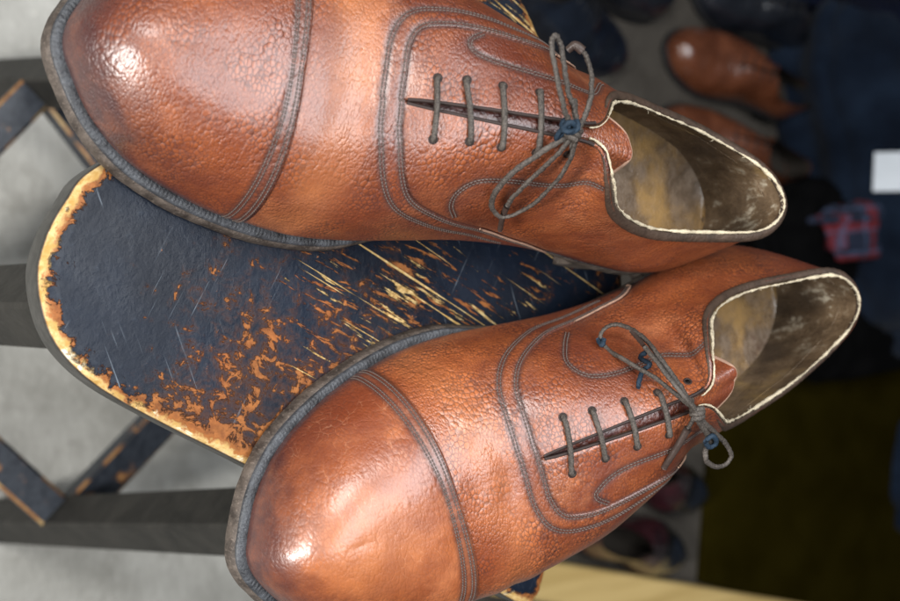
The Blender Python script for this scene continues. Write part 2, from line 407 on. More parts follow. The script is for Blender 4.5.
    for _ in range(12): z[1:-1]=(z[:-2]+z[1:-1]*2+z[2:])/4; z[:,1:-1]=(z[:,:-2]+z[:,1:-1]*2+z[:,2:])/4
    z=z-3.3+np.maximum(133-ss,0)*.12-.010*t*t
    P=np.stack([ss,t,z],-1)
    Pl=loc(P); mb.grid(Pl,0,fl>0,burnish=.04+.94*sst(133,141,ss),seam=np.zeros(A.shape))  # shade inside the lacing slit is put into the tongue colour
    P2=P.copy(); P2[...,2]-=2.0; mb.grid(loc(P2),1,fl<0)
    k=len(b); ed=np.stack([P[-8:,0],P2[-8:,0]],1)
    edge=np.concatenate([P[20:-1,0],P[20:-1,-1][::-1]]); tube(mb,loc(edge-np.array([0,0,1.0])),1.0,8,mi=2)
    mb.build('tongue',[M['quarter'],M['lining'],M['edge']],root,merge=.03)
    # lining
    mb=MB()
    for h in (1,-1):
        Uu,V=np.meshgrid(np.linspace(6.6,16,120),np.linspace(1,0.02,60),indexing='ij')
        N=Nb(last,h,Uu,V); P=last.P(h,Uu,V)-N*(2.0+.25*np.sin(Uu*3+V*9))[...,None]
        mb.grid(loc(P),0,flipfor(h),fuzz=sst(13.5,15.5,Uu))
    for h in (1,-1):                                  # the seam that holds the heel lining
        k=np.linspace(11.6,15.6,60); stitches(mb,last,h,np.stack([k,.80-.03*np.sin(k)],1),lift=-2.15,rad=.3,fl=fl)
    mb.build('lining',M['lining'],root,merge=.0)
    # insole
    mb=MB(); uu=np.linspace(7,16,90)
    fm=last.foot(1,uu)-last.out(1,uu)*1.0; fl_=last.foot(-1,uu)-last.out(-1,uu)*1.0
    bq=np.linspace(0,1,40); P=fm[:,None]*(1-bq)[None,:,None]+fl_[:,None]*bq[None,:,None]
    P[...,2]+=4.5+2.2*(2*bq-1)[None]**2
    mb.grid(loc(P),0,fl<0); mb.build('insole',M['insole'],root)
    # topline: worn dark binding and the pale frayed edge inside it
    def rimcurve(h,u0=9.75):
        u=np.linspace(u0,16,220); return last.P(h,u,np.ones_like(u)),Nb(last,h,u,np.full_like(u,.99)),u
    Pm,Nm,um=rimcurve(1); Pl_,Nl,ul=rimcurve(-1)
    RP=np.concatenate([Pm,Pl_[::-1][1:]]); RN=np.concatenate([Nm,Nl[::-1][1:]]); ru_=np.concatenate([um,ul[::-1][1:]])
    UP=np.array([0,0,1.0]); T=unit(np.gradient(RP,axis=0)); Dn=unit(np.cross(T,RN)); Dn=np.where((Dn[:,2]>0)[:,None],-Dn,Dn)
    mb=MB(); rr=.85+cfg.get('bind',.9)*sst(10.2,12,ru_)
    tube(mb,loc(RP-RN*.55+Dn*(.3+.5*rr)[:,None]*.8),rr,10,flat=.62,wob=.06,up=(.01,.02,1)); mb.build('topline_binding',M['bind'],root)
    mb=MB(); jit=nrs.normal(0,1,(len(RP),3)); jit=(jit+np.roll(jit,1,0)+np.roll(jit,2,0)+np.roll(jit,3,0))/4; lf=np.sin(np.arange(len(RP))*.09+fl)*np.sin(np.arange(len(RP))*.037+2)
    rr=(.34+.22*sst(10.2,11.5,ru_))*(1+.55*jit[:,0]+.45*lf)
    tube(mb,loc(RP-RN*(1.1+1.2*sst(10.2,11.5,ru_))[:,None]-Dn*.95+jit*.13),np.clip(rr,.2,1.0),8,wob=.05)
    for i in range(cfg.get('frays',40)):            # loose threads of the torn lining edge
        j=nrs.randint(60,len(RP)-60); p=RP[j]-RN[j]*2.3-Dn[j]*.5
        L=nrs.uniform(.5,2.0); q=p-RN[j]*L*nrs.uniform(.2,1)+T[j]*nrs.normal(0,1.3)+Dn[j]*L*nrs.uniform(-.3,.6)
        tube(mb,loc(np.array([p,(p+q)/2+nrs.normal(0,.3,3),q])),[.2,.14,.06],5)
    mb.build('frayed_edge',M['pale'],root)
    # welt, outsole, heel
    ua=np.linspace(0,16,1500); m_={}
    ring=[]
    for h,u in ((1,ua),(-1,ua[::-1][1:-1])):
        F=last.foot(h,u); O=last.out(h,u)
        w=.5*(1-sst(0,.4,u)); O=unit(O*(1-w)[:,None]+last.out(-h,u)*w[:,None])
        mar=(5.0-.6*sst(3,6.5,u)-7.0*sst(6.7,9,u)+2.0*sst(11,13,u)) if h==1 else (5.0-8.0*sst(5,8,u)+3.0*sst(11,13,u))
        ring.append(np.hstack([F,O,mar[:,None],u[:,None]]))
    ring=np.concatenate(ring); F=ring[:,:3]; O=ring[:,3:6]; mar=ring[:,6]; uu=ring[:,7]
    arc=np.r_[0,np.cumsum(np.linalg.norm(np.diff(F,axis=0),axis=1))]
    rib=np.cos(arc*2*math.pi/1.55)*.5+.5
    def rowp(o,z): q=F+O*(np.asarray(o)*np.ones(len(F)))[:,None]; q=q.copy(); q[:,2]=F[:,2]+z; return q
    wl=[rowp(-4,-.6),rowp(0.2,-.25),rowp(mar*.22,-.35),rowp(mar*.40,-.30+.10*rib+.06*np.sin(arc*.5)),rowp(mar*.72,-.42+.10*rib),rowp(mar*.86,-.55),rowp(mar*.98,-.8),rowp(mar*1.0,-2.3)]
    mb=MB(); mb.grid(loc(np.stack(wl,1)),0,fl>0,cu=True); mb.build('welt',M['welt'],root)
    th=10.0+0*uu; j1=np.sin(arc*.21)*.12+np.sin(arc*.83)*.06
    so=[rowp(mar-.6,-1.9),rowp(mar+.45+j1,-2.5),rowp(mar+.95+j1,-4.2),rowp(mar+1.5+j1,-th+1.8),rowp(mar+.7,-th+.3),rowp(mar-2.5,-th),rowp(-14,-th)]
    mb=MB(); G=np.stack(so,1); mb.grid(loc(G),0,fl>0,cu=True)
    n=len(ua); half=n-1                                # bottom face strip across the sole
    mb2=[]; inner=G[:,-1]; mi_=inner[:n]; li_=np.concatenate([inner[:1],inner[n:][::-1],inner[n-1:n]])
    st=np.linspace(0,n-1,160).astype(int); mb.grid(loc(np.stack([mi_[st],li_[st]],1)),0,fl<0)
    mb.build('outsole',M['sole'],root)
    uh=np.linspace(12.3,16,120); hp=[]
    for h,u in ((1,uh),(-1,uh[::-1][1:])):
        F2=last.foot(h,u)-last.out(h,u)*1.5; hp.append(F2)
    hp=np.concatenate(hp); lay=[]
    for z,o in ((24.5,0),(18,0),(17.6,-.25),(17.2,0),(11,0),(10.6,-.25),(10.2,0),(5,0),(4.6,-.3),(4.2,0),(.8,0),(.2,-.6)):
        q=hp.copy(); c=hp.mean(0); d=unit((hp-c)*np.array([1,1,0])); q=q+d*(o-(24-z)*.03); q[:,2]=z; lay.append(q)
    mb=MB(); mb.grid(loc(np.stack(lay,1)),0,fl>0,cu=True); k=mb.n
    bt=loc(lay[-1]); mb.add(bt,[tuple(range(len(bt))) if fl<0 else tuple(reversed(range(len(bt))))]); mb.build('heel',M['sole'],root,smooth=True,weld_sharp=50)
    # laces
    mb=MB(); hole=MB()
    def on(h,u,v,o): 
        u=np.array([u],float); v=np.array([v],float); P=last.P(h,u,v); return (P+last.N(h,u,v)*o+last.N(h,u,v)*wrinkle(P)[:,None]*.8)[0]
    for (a,b) in zip(cfg['eye_m'],cfg['eye_l']):
        p=[on(1,*a,-1.8),on(1,*a,.6),on(1,a[0],min(1,a[1]+.05),1.5)]; q=[on(-1,*b,-1.8),on(-1,*b,.6),on(-1,b[0],min(1,b[1]+.012),1.4)]
        mid=(p[-1]+q[-1])/2+np.array([0,0,.7]); pts=np.array(p+[mid]+q[::-1])
        L=cr(pts,44); tube(mb,loc(L),1.12+.06*np.sin(np.arange(44)*2.1),10,flat=.82,wob=.05)
    for h,k in ((1,'eye_m'),(-1,'eye_l')):
        for e in cfg[k]+cfg.get('open_'+k,[]):
            u=np.array([e[0]]);v=np.array([e[1]]); P=on(h,*e,.06); N=last.N(h,u,v)[0]; t1=unit(np.cross(N,[0,1,.1])); t2=np.cross(N,t1)
            th_=np.linspace(0,2*math.pi,16,endpoint=False)
            r1=P+(t1*np.cos(th_)[:,None]+t2*np.sin(th_)[:,None])*1.75; r2=P+N*.22+(t1*np.cos(th_)[:,None]+t2*np.sin(th_)[:,None])*1.35; r3=P-N*.05+(t1*np.cos(th_)[:,None]+t2*np.sin(th_)[:,None])*.9
            k_=hole.n; hole.grid(loc(np.stack([r1,r2,r3],0)),0,fl>0,cv=True); hole.f.append(tuple(k_+32+i for i in range(16))); hole.m.append(0)
    for crv in cfg['laces']:
        L=cr(np.array(crv,float),30*len(crv)//3); j=nrs.normal(0,.35,L.shape)
        for _ in range(6): j[1:-1]=(j[:-2]+j[1:-1]+j[2:])/3
        tube(mb,loc(L+j*.8),1.08+.10*np.sin(np.arange(len(L))*1.9),10,flat=.72,wob=.06)
    # knot: a few wraps
    kp=np.array(cfg['knot'],float)
    th_=np.linspace(0,2*math.pi*2.3,60); kd=unit(np.array(cfg['knot_dir'],float)); e1=unit(np.cross(kd,[0,0,1.])); e2=np.cross(e1,kd)
    L=kp+e1*(np.cos(th_)*2.1)[:,None]+e2*(np.sin(th_)*1.9)[:,None]+kd*np.linspace(-2.0,2.0,60)[:,None]
    tube(mb,loc(L),1.15,10,wob=.05)
    lace=mb.build('lace',M['lace'],root)
    hole.build('eyelet',M['hole'],root)
    for crv,r in cfg['tips']:
        mb=MB(); L=cr(np.array(crv,float),22); tube(mb,loc(L),r*np.linspace(1,.8,22),10,wob=.06); mb.build('lace_tip',M['tip'],lace)
    for crv in cfg['blue']:
        mb=MB(); L=cr(np.array(crv,float),30); tube(mb,loc(L),.95,8,wob=.12); mb.build('thread_wrap',M['blue'],lace)
    return root
# ---------------------------------------------------------------- materials of the pair
def lining_mat():
    t=NT('worn_lining'); v=t.obj(scale=(1,1,.55)); a=t.noise(t.wvec(v,60,.01),34,5,.6); b=t.noise(v,140,5,.65); c=t.noise(v,16,3); f=t.noise(v,800,3)
    col=t.mix(t.ramp(b,.3,.7),(.072,.045,.024),(.155,.104,.060))
    col=t.mix(t.ramp(a,.50,.70,0,.8),col,(.29,.185,.062))
    col=t.mix(t.ramp(c,.48,.68,0,.85),col,(.026,.018,.012))
    col=t.mix(t.math('MULTIPLY',t.ramp(b,.56,.70),t.att('fuzz')),col,(.33,.29,.22))
    nm=t.bump(f,.0005); nm=t.bump(b,.0014,1,nm)
    return t.fin(col,t.ramp(a,.3,.7,.34,.7),nm,Specular_IOR_Level=.4)
def insole_mat():
    t=NT('worn_insole'); v=t.obj(scale=(1,.8,1)); a=t.noise(t.wvec(v,50,.012),26,5,.6); b=t.noise(v,170,5,.65); f=t.noise(v,900,3); k=t.noise(v,60,4)
    col=t.mix(t.ramp(b,.3,.72),(.068,.044,.026),(.150,.108,.074))
    col=t.mix(t.ramp(a,.46,.66,0,.85),col,(.26,.155,.055)); col=t.mix(t.ramp(k,.60,.72,0,.8),col,(.052,.024,.013)); col=t.mix(t.ramp(b,.66,.74,0,.6),col,(.26,.24,.21))
    return t.fin(col,t.ramp(a,.3,.7,.40,.20),t.bump(b,.0006,1,t.bump(f,.0003)),Specular_IOR_Level=.6)
def thread_mat():
    t=NT('waxed_thread'); v=t.obj(); n=t.noise(v,500,2)
    return t.fin(t.mix(n,(.036,.025,.021),(.115,.088,.076)),.6,Specular_IOR_Level=.2)
def lace_mat():
    t=NT('waxed_cotton_lace'); v=t.obj(); n=t.noise(v,1600,3); m=t.noise(v,120,3)
    br=t.voro(v,1500); c=t.mix(t.ramp(n,.3,.7),(.022,.018,.015),(.068,.057,.048)); c=t.mix(t.ramp(m,.5,.75,0,.7),c,(.09,.077,.066))
    return t.fin(c,.62,t.bump(br,.00022),Specular_IOR_Level=.25)
def welt_mat():
    t=NT('welt_leather'); v=t.obj(); n=t.noise(v,160,5,.65); g=t.noise(v,900,3)
    c=t.mix(t.ramp(n,.3,.72),(.014,.0145,.016),(.054,.058,.065)); c=t.mix(t.ramp(g,.45,.75,0,.6),c,(.02,.02,.024))
    return t.fin(c,.45,t.bump(g,.0004),Specular_IOR_Level=.35)
def sole_mat():
    t=NT('sole_edge'); v=t.obj(scale=(1,1,.6)); n=t.noise(v,170,5,.7); g=t.noise(v,1100,4)
    c=t.mix(t.ramp(n,.28,.72),(.020,.015,.012),(.085,.068,.056)); c=t.mix(t.ramp(g,.55,.72,0,.6),c,(.15,.12,.10))
    return t.fin(c,.62,t.bump(n,.0007,1,t.bump(g,.0003)),Specular_IOR_Level=.25)
TH=thread_mat(); LN=lining_mat(); IN=insole_mat(); LC=lace_mat(); WL=welt_mat(); SO=sole_mat()
EDGE=simple('cut_leather_edge',(.27,.165,.115),.6,.35,300)
PALE=simple('frayed_lining_edge',(.40,.34,.24),.85,.75,190,.0006,1500)
BIND=simple('worn_binding',(.040,.025,.017),.6,.9,130,.0006,700)
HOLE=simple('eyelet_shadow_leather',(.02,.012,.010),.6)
TIP=simple('lace_tip_dark',(.035,.024,.020),.4,.5,500)
BLUE=simple('blue_thread',(.008,.018,.031),.7,.5,700,.0004,1500)
def pair_mats(seed,cap_grain,crack,tone):
    L=leather('grained_leather',1.0,.25,seed,tone); 
    return dict(cap=leather('toe_leather',cap_grain,crack,seed+.3,tone*.94),vamp=L,quarter=leather('quarter_leather',.95,.1,seed+.6,tone*.92),thread=TH,lining=LN,insole=IN,lace=LC,welt=WL,sole=SO,edge=EDGE,pale=PALE,bind=BIND,hole=HOLE,tip=TIP,blue=BLUE)
GP='pair of brown leather lace-up shoes on the stool'
A_loop=[(147.6,3.6,103.0),(153.3,9.8,96.0),(158.5,17.4,88.0),(159.0,23.8,79.0),(154.4,28.0,71.0),(147.6,30.1,67.5),(142.3,28.3,70.0),(140.8,24.2,79.0),(140.8,17.6,89.0),(143.2,11.2,98.0),(145.8,6.0,103.0)]
A_strand=[(147.8,4.5,104.0),(148.9,11.0,97.0),(149.1,17.2,87.0),(149.9,23.2,78.5),(148.7,26.9,72.5)]
A_tip=[(148.7,26.9,72.5),(145.5,29.5,66.5),(139.7,33.2,58.0)]
A_top=[(148.3,1.7,103.0),(155.2,-1.5,107.0),(161.0,-7.2,109.0),(164.8,-14.5,110.0),(166.6,-22.1,109.0),(165.2,-24.6,109.0),(161.8,-22.7,108.0),(159.4,-16.2,108.0),(155.5,-9.1,107.0),(151.1,-4.2,106.0),(147.6,0.3,105.0)]
A_end=[(146.6,3.5,104.0),(146.4,-3.9,107.0),(144.9,-11.5,107.0),(144.7,-19.0,105.0),(145.3,-25.1,102.0),(147.8,-28.0,100.0)]
A_tip2=[(146.1,-26.9,101.0),(148.8,-28.5,99.5),(149.6,-27.0,97.0)]
A_short=[(146.8,5.5,103.0),(143.3,7.7,99.0),(140.4,9.4,95.0)]
A_blue=[(152.3,-0.5,105.0),(153.0,1.5,103.0),(152.8,4.7,106.0),(149.1,2.3,106.0),(152.9,1.3,107.0),(152.6,4.1,102.0),(151.4,6.2,99.0)]
B_loop=[(144.9,-0.3,103.0),(148.6,11.1,102.0),(148.7,21.4,96.0),(144.4,28.3,85.0),(142.2,32.6,73.0),(145.3,32.8,67.0),(149.0,29.5,66.0),(149.7,24.8,69.5),(152.4,21.4,82.0),(150.7,15.4,91.0),(149.1,8.3,99.0),(146.6,1.3,103.0)]
B_tip1=[(143.5,30.6,79.0),(144.9,29.2,82.0),(149.3,26.7,90.0)]
B_strand=[(149.3,26.7,90.0),(151.9,18.9,99.0),(151.6,9.4,105.0),(145.4,-1.6,105.0)]
B_small=[(145.6,-0.7,104.0),(142.5,-6.4,103.0),(136.7,-13.5,101.0),(130.1,-22.0,99.0),(127.1,-28.9,97.0),(130.6,-31.3,96.0),(136.5,-28.9,96.0),(140.8,-24.0,97.0),(140.4,-19.8,98.0),(138.1,-17.0,99.0),(142.8,-8.9,102.0),(146.4,-2.8,104.0)]
B_dark=[(146.7,-2.0,103.0),(147.4,-7.1,99.0),(149.1,-11.2,96.0)]
B_tip2=[(147.4,-7.1,99.0),(150.2,-13.9,94.0),(152.5,-19.4,89.5),(153.4,-22.8,86.5)]
B_blue1=[(143.9,22.2,84.0),(145.0,20.0,81.0),(148.7,19.4,89.5),(150.2,17.4,87.0),(153.7,15.6,87.5),(156.5,12.7,88.0)]
B_blue2=[(141.9,-14.5,101.0),(139.3,-13.8,102.5),(137.2,-18.0,101.0),(140.4,-18.3,100.0),(142.6,-14.6,101.0)]
B_blue3=[(150.3,29.2,66.0),(152.0,27.9,69.5),(149.7,29.5,69.0)]
A=dict(side=1,x=-61.27,y=-21.90,yaw=-9.44,tm=FT_M,tl=FT_L,group=GP,
 label='brown lace-up shoe with grainy toe cap and a bow loop sticking up',
 mats=pair_mats(0.0,.95,.15,.93),burn=1.0,capburn=.8,tongue_end=115,tan_vamp=1.0,tongue_shift=3,bind=1.3,frays=46,
 seam_m=[(6.5,1),(6.52,.9),(6.6,.835),(6.8,.69),(7.12,.55),(7.62,.445),(8.4,.335),(9.56,.21),(10.36,.14),(10.92,.06),(11.1,0)],
 seam_l=[(6.47,1),(6.46,.965),(6.47,.88),(6.66,.815),(7.1,.78),(7.82,.73),(8.94,.62),(9.9,.47),(10.7,.24),(11,0)],
 loop_m=[(11.06,.92),(10.4,.76),(9.74,.65),(8.74,.655),(8.14,.645),(7.9,.575),(7.94,.485),(8.2,.39)],
 loop_l=[(11,.70),(10.2,.75),(9.34,.795),(8.7,.83),(8.02,.85),(7.6,.845),(7.5,.81),(7.7,.75)],
 eye_m=[(7.12,.865),(7.74,.88),(8.28,.87),(8.86,.865),(9.45,.88)],eye_l=[(7.04,.965),(7.54,.955),(8.14,.945),(8.72,.93),(9.35,.925)],
 laces=[A_loop,A_strand,A_top,A_end,A_short,[(140,2,95),(146,2.8,100),(147,3,103)],[(140,-3,95),(145,.5,100),(147,2,103)]],
 knot=(147.6,3.2,103.2),knot_dir=(.1,1,-.35),tips=[(A_tip,1.25),(A_tip2,1.7)],
 blue=[A_blue+[(150,0,106),(149,3,107),(151,4,104),(152,1,106.5)]])
B=dict(side=-1,x=42.87,y=36.57,yaw=21.0,tm=FT_MB,tl=FT_LB,group=GP,
 label='brown lace-up shoe with smoother scuffed toe cap and a flat bow',
 mats=pair_mats(.4,.35,1.0,1.04),burn=.9,toeburn=.8,capburn=.0,tongue_end=114,tan_vamp=.4,tan_cap=.9,tongue_shift=2,bind=.9,frays=60,
 seam_m=[(6.47,1),(6.46,.91),(6.56,.75),(6.74,.615),(7.22,.47),(8.02,.325),(8.8,.25),(9.72,.195),(10.44,.165),(10.9,.08),(11.05,0)],
 seam_l=[(6.46,1),(6.44,.92),(6.62,.84),(7.02,.8),(7.74,.76),(8.4,.71),(9.1,.64),(10,.47),(10.7,.24),(11,0)],
 loop_m=[(11.08,.95),(9.86,.67),(9.04,.67),(8.38,.68),(7.96,.645),(7.86,.545),(8.16,.425),(8.5,.33)],
 loop_l=[(10.6,.72),(9.9,.79),(9.0,.845),(8.26,.89),(7.74,.895),(7.4,.87),(7.32,.845),(7.5,.79)],
 eye_m=[(7.16,.855),(7.72,.87),(8.34,.875),(8.96,.89)],eye_l=[(7.0,.965),(7.7,.97),(8.3,.965),(8.88,.955)],open_eye_m=[(9.68,.885)],
 laces=[B_loop,B_strand,B_small,B_dark,[(139,2,96),(143,1,100),(146,0,103)],[(139,-3.4,95.5),(143,-1,100),(146,0,103)]],
 knot=(145.2,-1.2,103.6),knot_dir=(-.3,1,.1),tips=[(B_tip1,1.05),(B_tip2,1.5)],blue=[B_blue1,B_blue2,B_blue3])
make_shoe(A); make_shoe(B)

# ---------------------------------------------------------------- the stool
OUT=[(-48,-151),(-35,-162),(-21,-169),(-7,-171.5),(10,-168),(22.5,-160),(33.6,-147),(46.8,-125),(61.7,-98),(90,-48),(116,3),(135,33),(141,45),(136.5,52.5),(118.7,60),(80,82),(40,100),(0,106),(-40,100),(-80,79),(-117,56),(-137,43),(-142.5,33),(-138,17),(-122,-14),(-95,-65),(-70,-112)]
def seat_mat():
    t=NT('chipped_black_paint'); v=t.obj()
    n1=t.noise(v,120,9,.74,.6); n2=t.noise(v,240,7,.68); n3=t.noise(v,20,4); n4=t.noise(v,26,8,.66,.6)
    def streak(angle,sx,sy,det=4,rough=.6,warp=0.0):
        m=t.n('ShaderNodeMapping'); t.l(t.obj(rot=(0,0,math.radians(angle))) if not warp else t.wvec(t.obj(rot=(0,0,math.radians(angle))),40,warp),m.inputs[0]); m.inputs['Scale'].default_value=(sx,sy,60); return t.noise(m.outputs[0],1.0,det,rough,.2)
    s1=streak(-62,34,300,7,.68,.004); s2=streak(-62,5,480,3,.5); s3=streak(28,14,700,3,.5); s4=streak(-20,18,640,3,.5); s5=streak(-66,60,420,6,.7,.006)
    paint=t.mix(t.ramp(n3,.3,.7),(.0030,.0050,.0100),(.0062,.0105,.0200))
    paint=t.mix(t.ramp(n2,.56,.80,0,.35),paint,(.035,.048,.068))
    for s_,k in ((s3,.7),(s4,.5)): paint=t.mix(t.math('MULTIPLY',t.ramp(s_,.66,.73,0,k),t.ramp(n4,.42,.6)),paint,(.16,.19,.22))
    paint=t.mix(t.math('MULTIPLY',t.ramp(n2,.70,.75),t.ramp(n4,.48,.6)),paint,(.30,.34,.37))
    wood=t.mix(t.ramp(n2,.28,.72),(.085,.027,.008),(.25,.092,.024)); wood=t.mix(t.ramp(n3,.45,.7,0,.6),wood,(.26,.075,.018))
    raw=t.mix(t.ramp(n2,.35,.7),(.30,.175,.048),(.50,.375,.18))
    edge=t.att('edge'); pt=t.att('patch'); sc_=t.att('scr')
    nn=t.math('SUBTRACT',t.math('ADD',t.math('MULTIPLY',n1,.60),t.math('ADD',t.math('MULTIPLY',n4,.22),t.math('MULTIPLY',s5,.18))),.5)
    ew=t.ramp(t.math('ADD',t.math('MULTIPLY',edge,.062),t.math('MULTIPLY',nn,3.2)),.22,.32,1,0)
    ow=t.ramp(t.math('ADD',pt,t.math('MULTIPLY',nn,5.6)),.80,.90)
    fl_=t.ramp(t.math('ADD',t.math('MULTIPLY',pt,.5),t.math('MULTIPLY',t.math('SUBTRACT',n2,.5),3.6)),.84,.92)
    sw=t.ramp(t.math('ADD',sc_,t.math('MULTIPLY',t.math('SUBTRACT',s1,.5),3.9)),1.06,1.16)
    sw2=t.ramp(t.math('ADD',t.math('MULTIPLY',sc_,.8),t.math('MULTIPLY',t.math('SUBTRACT',s2,.5),3.4)),1.0,1.06)
    sw3=t.ramp(t.math('ADD',sc_,t.math('MULTIPLY',t.math('SUBTRACT',s5,.5),3.8)),.94,1.04)
    stain=t.ramp(t.math('ADD',pt,t.math('MULTIPLY',nn,3.6)),.42,1.0,0,.75); paint=t.mix(stain,paint,(.075,.027,.010))
    c=t.mix(t.math('MAXIMUM',t.math('MAXIMUM',ow,ew),fl_),paint,wood)
    c=t.mix(sw3,c,wood); c=t.mix(t.math('MAXIMUM',t.math('MULTIPLY',sw,t.ramp(n2,.3,.5)),sw2),c,raw)
    rimw=t.ramp(t.math('ADD',edge,t.math('ADD',t.math('MULTIPLY',t.math('SUBTRACT',n2,.5),9.0),t.math('MULTIPLY',t.math('SUBTRACT',n4,.5),9.0))),1.6,3.4,1,0)
    rimw=t.math('MULTIPLY',rimw,t.att('top')); c=t.mix(rimw,c,raw); c=t.mix(t.math('MULTIPLY',rimw,t.ramp(n1,.56,.64)),c,(.58,.52,.40))
    bare=t.math('MAXIMUM',t.math('MAXIMUM',ow,ew),t.math('MAXIMUM',t.math('MAXIMUM',sw,sw2),t.math('MAXIMUM',rimw,sw3)))
    top=t.att('top'); side=t.mix(t.ramp(n2,.3,.75),(.016,.0155,.0135),(.036,.034,.030)); c=t.mix(top,side,c)
    bare=t.math('MULTIPLY',bare,top)
    rough=t.math('MULTIPLY_ADD',bare,.25,t.ramp(n4,.3,.7,.30,.50))
    h=t.math('MULTIPLY',bare,-1.0); nm=t.bump(h,.0006); nm=t.bump(n2,.0003,1,nm)
    return t.fin(c,rough,nm,Specular_IOR_Level=.22)
def wood_leg_mat():
    t=NT('leg_paint'); v=t.obj(); n=t.noise(v,45,5,.6); g=t.noise(v,200,4)
    c=t.mix(t.ramp(n,.3,.7),(.012,.0115,.010),(.024,.0225,.0195)); c=t.mix(t.ramp(g,.6,.75,0,.5),c,(.05,.046,.038))
    return t.fin(c,.55,t.bump(g,.0005),Specular_IOR_Level=.15)
def rung_mat():
    t=NT('rung_paint'); v=t.obj(); n=t.noise(v,30,6,.65); g=t.noise(v,160,4); 
    c=t.mix(t.ramp(g,.3,.7),(.007,.010,.016),(.022,.027,.036)); c=t.mix(t.ramp(n,.62,.68),c,(.20,.09,.03)); c=t.mix(t.ramp(n,.70,.73),c,(.50,.34,.15))
    return t.fin(c,.45,t.bump(n,.0006))
def rung_wear():
    t=NT('rung_worn_arris'); v=t.obj(); n=t.noise(v,38,6,.65); g=t.noise(v,160,4)
    c=t.mix(t.ramp(n,.44,.52),(.012,.014,.018),(.20,.09,.028)); c=t.mix(t.ramp(n,.54,.62),c,t.mix(g,(.20,.115,.035),(.36,.26,.12)))
    return t.fin(c,.5,t.bump(n,.0006))
RW=rung_wear()
stool=empty('stool',(0,0,-650)); tag(stool,'black painted wooden stool, its seat worn to orange and yellow wood, carrying two brown shoes','stool')
def SP(p): p=np.asarray(p,float).copy(); p[...,2]+=650; return p
oc=np.array(OUT+[OUT[0],OUT[1],OUT[2]],float); oc=spl(oc,np.linspace(1,len(OUT)+1,421))[:-1]
ctr=np.array([0,-25.0]); nO=len(oc)
tng=np.roll(oc,-1,0)-np.roll(oc,1,0); nrm=unit(np.stack([tng[:,1],-tng[:,0]],1))
def sm(o,k=6):
    r=o.copy()
    for _ in range(k): r=(r+np.roll(r,1,0)+np.roll(r,-1,0))/3
    return r
Rr=5.5; rows=[];ed=[];tp=[]
inner=oc-nrm*Rr
for f in np.linspace(.02,1,90): 
    q=ctr+(inner-ctr)*f; rows.append(np.c_[q,np.zeros(nO)]); ed.append(Rr+(1-f)*np.linalg.norm(inner-ctr,axis=1)*.86); tp.append(np.ones(nO))
for a in np.linspace(10,90,9):
    a=math.radians(a); q=inner+nrm*Rr*math.sin(a); rows.append(np.c_[q,np.full(nO,-Rr*(1-math.cos(a)))]); ed.append(np.full(nO,Rr*(1-math.sin(a))*.9)); tp.append(np.full(nO,1.0 if a<math.radians(62) else .0))
for z,i in ((-12,0),(-19,0),(-22,.8),(-24,3)):
    rows.append(np.c_[oc-nrm*i,np.full(nO,z)]); ed.append(np.zeros(nO)); tp.append(np.zeros(nO))
for f in (.9,.02): q=ctr+(oc-ctr)*f; rows.append(np.c_[q,np.full(nO,-24.)]); ed.append(np.zeros(nO)); tp.append(np.zeros(nO))
G=np.array(rows); jn=np.sin(np.arange(nO)*.31)*.5+np.sin(np.arange(nO)*.83)*.35+nrs.normal(0,.25,nO)
G[90:98,:,2]-=np.abs(jn)[None]*.5; XY=G[...,:2]
def field(pts): 
    r=np.zeros(G.shape[:2])
    for x,y,s,w in pts: r=np.maximum(r,w*np.exp(-((XY[...,0]-x)**2+(XY[...,1]-y)**2)/(2*s*s)))
    return r
patch=field([(30,-97,26,.80),(54,-106,18,.98),(44,-118,16,.90),(30,-70,24,.82),(12,-86,20,.72),(60,-92,16,.95),(2,-66,24,.66),(20,-50,24,.72),(0,-30,28,.58),(-20,-70,26,.55),(-4,-105,24,.55),(-2,60,26,.45),(-14,95,22,.5),(-40,-40,22,.25)])
scr=field([(-8,-59,22,.78),(-2,-28,24,.85),(4,14,24,.82),(14,-45,22,.8),(-13,-10,24,.8),(-5,45,22,.7),(-125,30,24,.8),(22,-66,20,.66),(-20,-40,16,.6),(-8,80,20,.55)])
mb=MB(); mb.grid(SP(G),0,cv=True,edge=np.array(ed),top=np.array(tp),patch=patch,scr=scr)
mb.f.append(tuple(range(nO))); mb.m.append(0)
mb.build('seat',seat_mat(),stool)
LM=wood_leg_mat(); RM=rung_mat()
tops=[np.array([2.,-118,-24]),np.array([101.,2,-24]),np.array([12.,86,-24]),np.array([-100.,-4,-24])]
mids=[np.array([3.1,-200,-480]),np.array([174.,-36,-480]),np.array([32.,112,-480]),np.array([-170.,-51,-480])]
for a,b in zip(tops,mids):
    e=a+(b-a)*(626/456.); mb=MB(); box_path(mb,SP(a),SP(e),30,30,math.radians(45),2.0); mb.build('leg',LM,stool,smooth=True,weld_sharp=35)
for i,zo in ((0,0),(1,-1),(2,0),(3,-1)):
    a,b=mids[i],mids[(i+1)%4]; off=np.array([0,0,zo*1.0]); d=unit(b-a)
    mb=MB(); box_path(mb,SP(a+d*8+off),SP(b-d*8+off),27,24,0,2.3,0,1); mb.build('rung',[RM,RW],stool,smooth=True,weld_sharp=35)

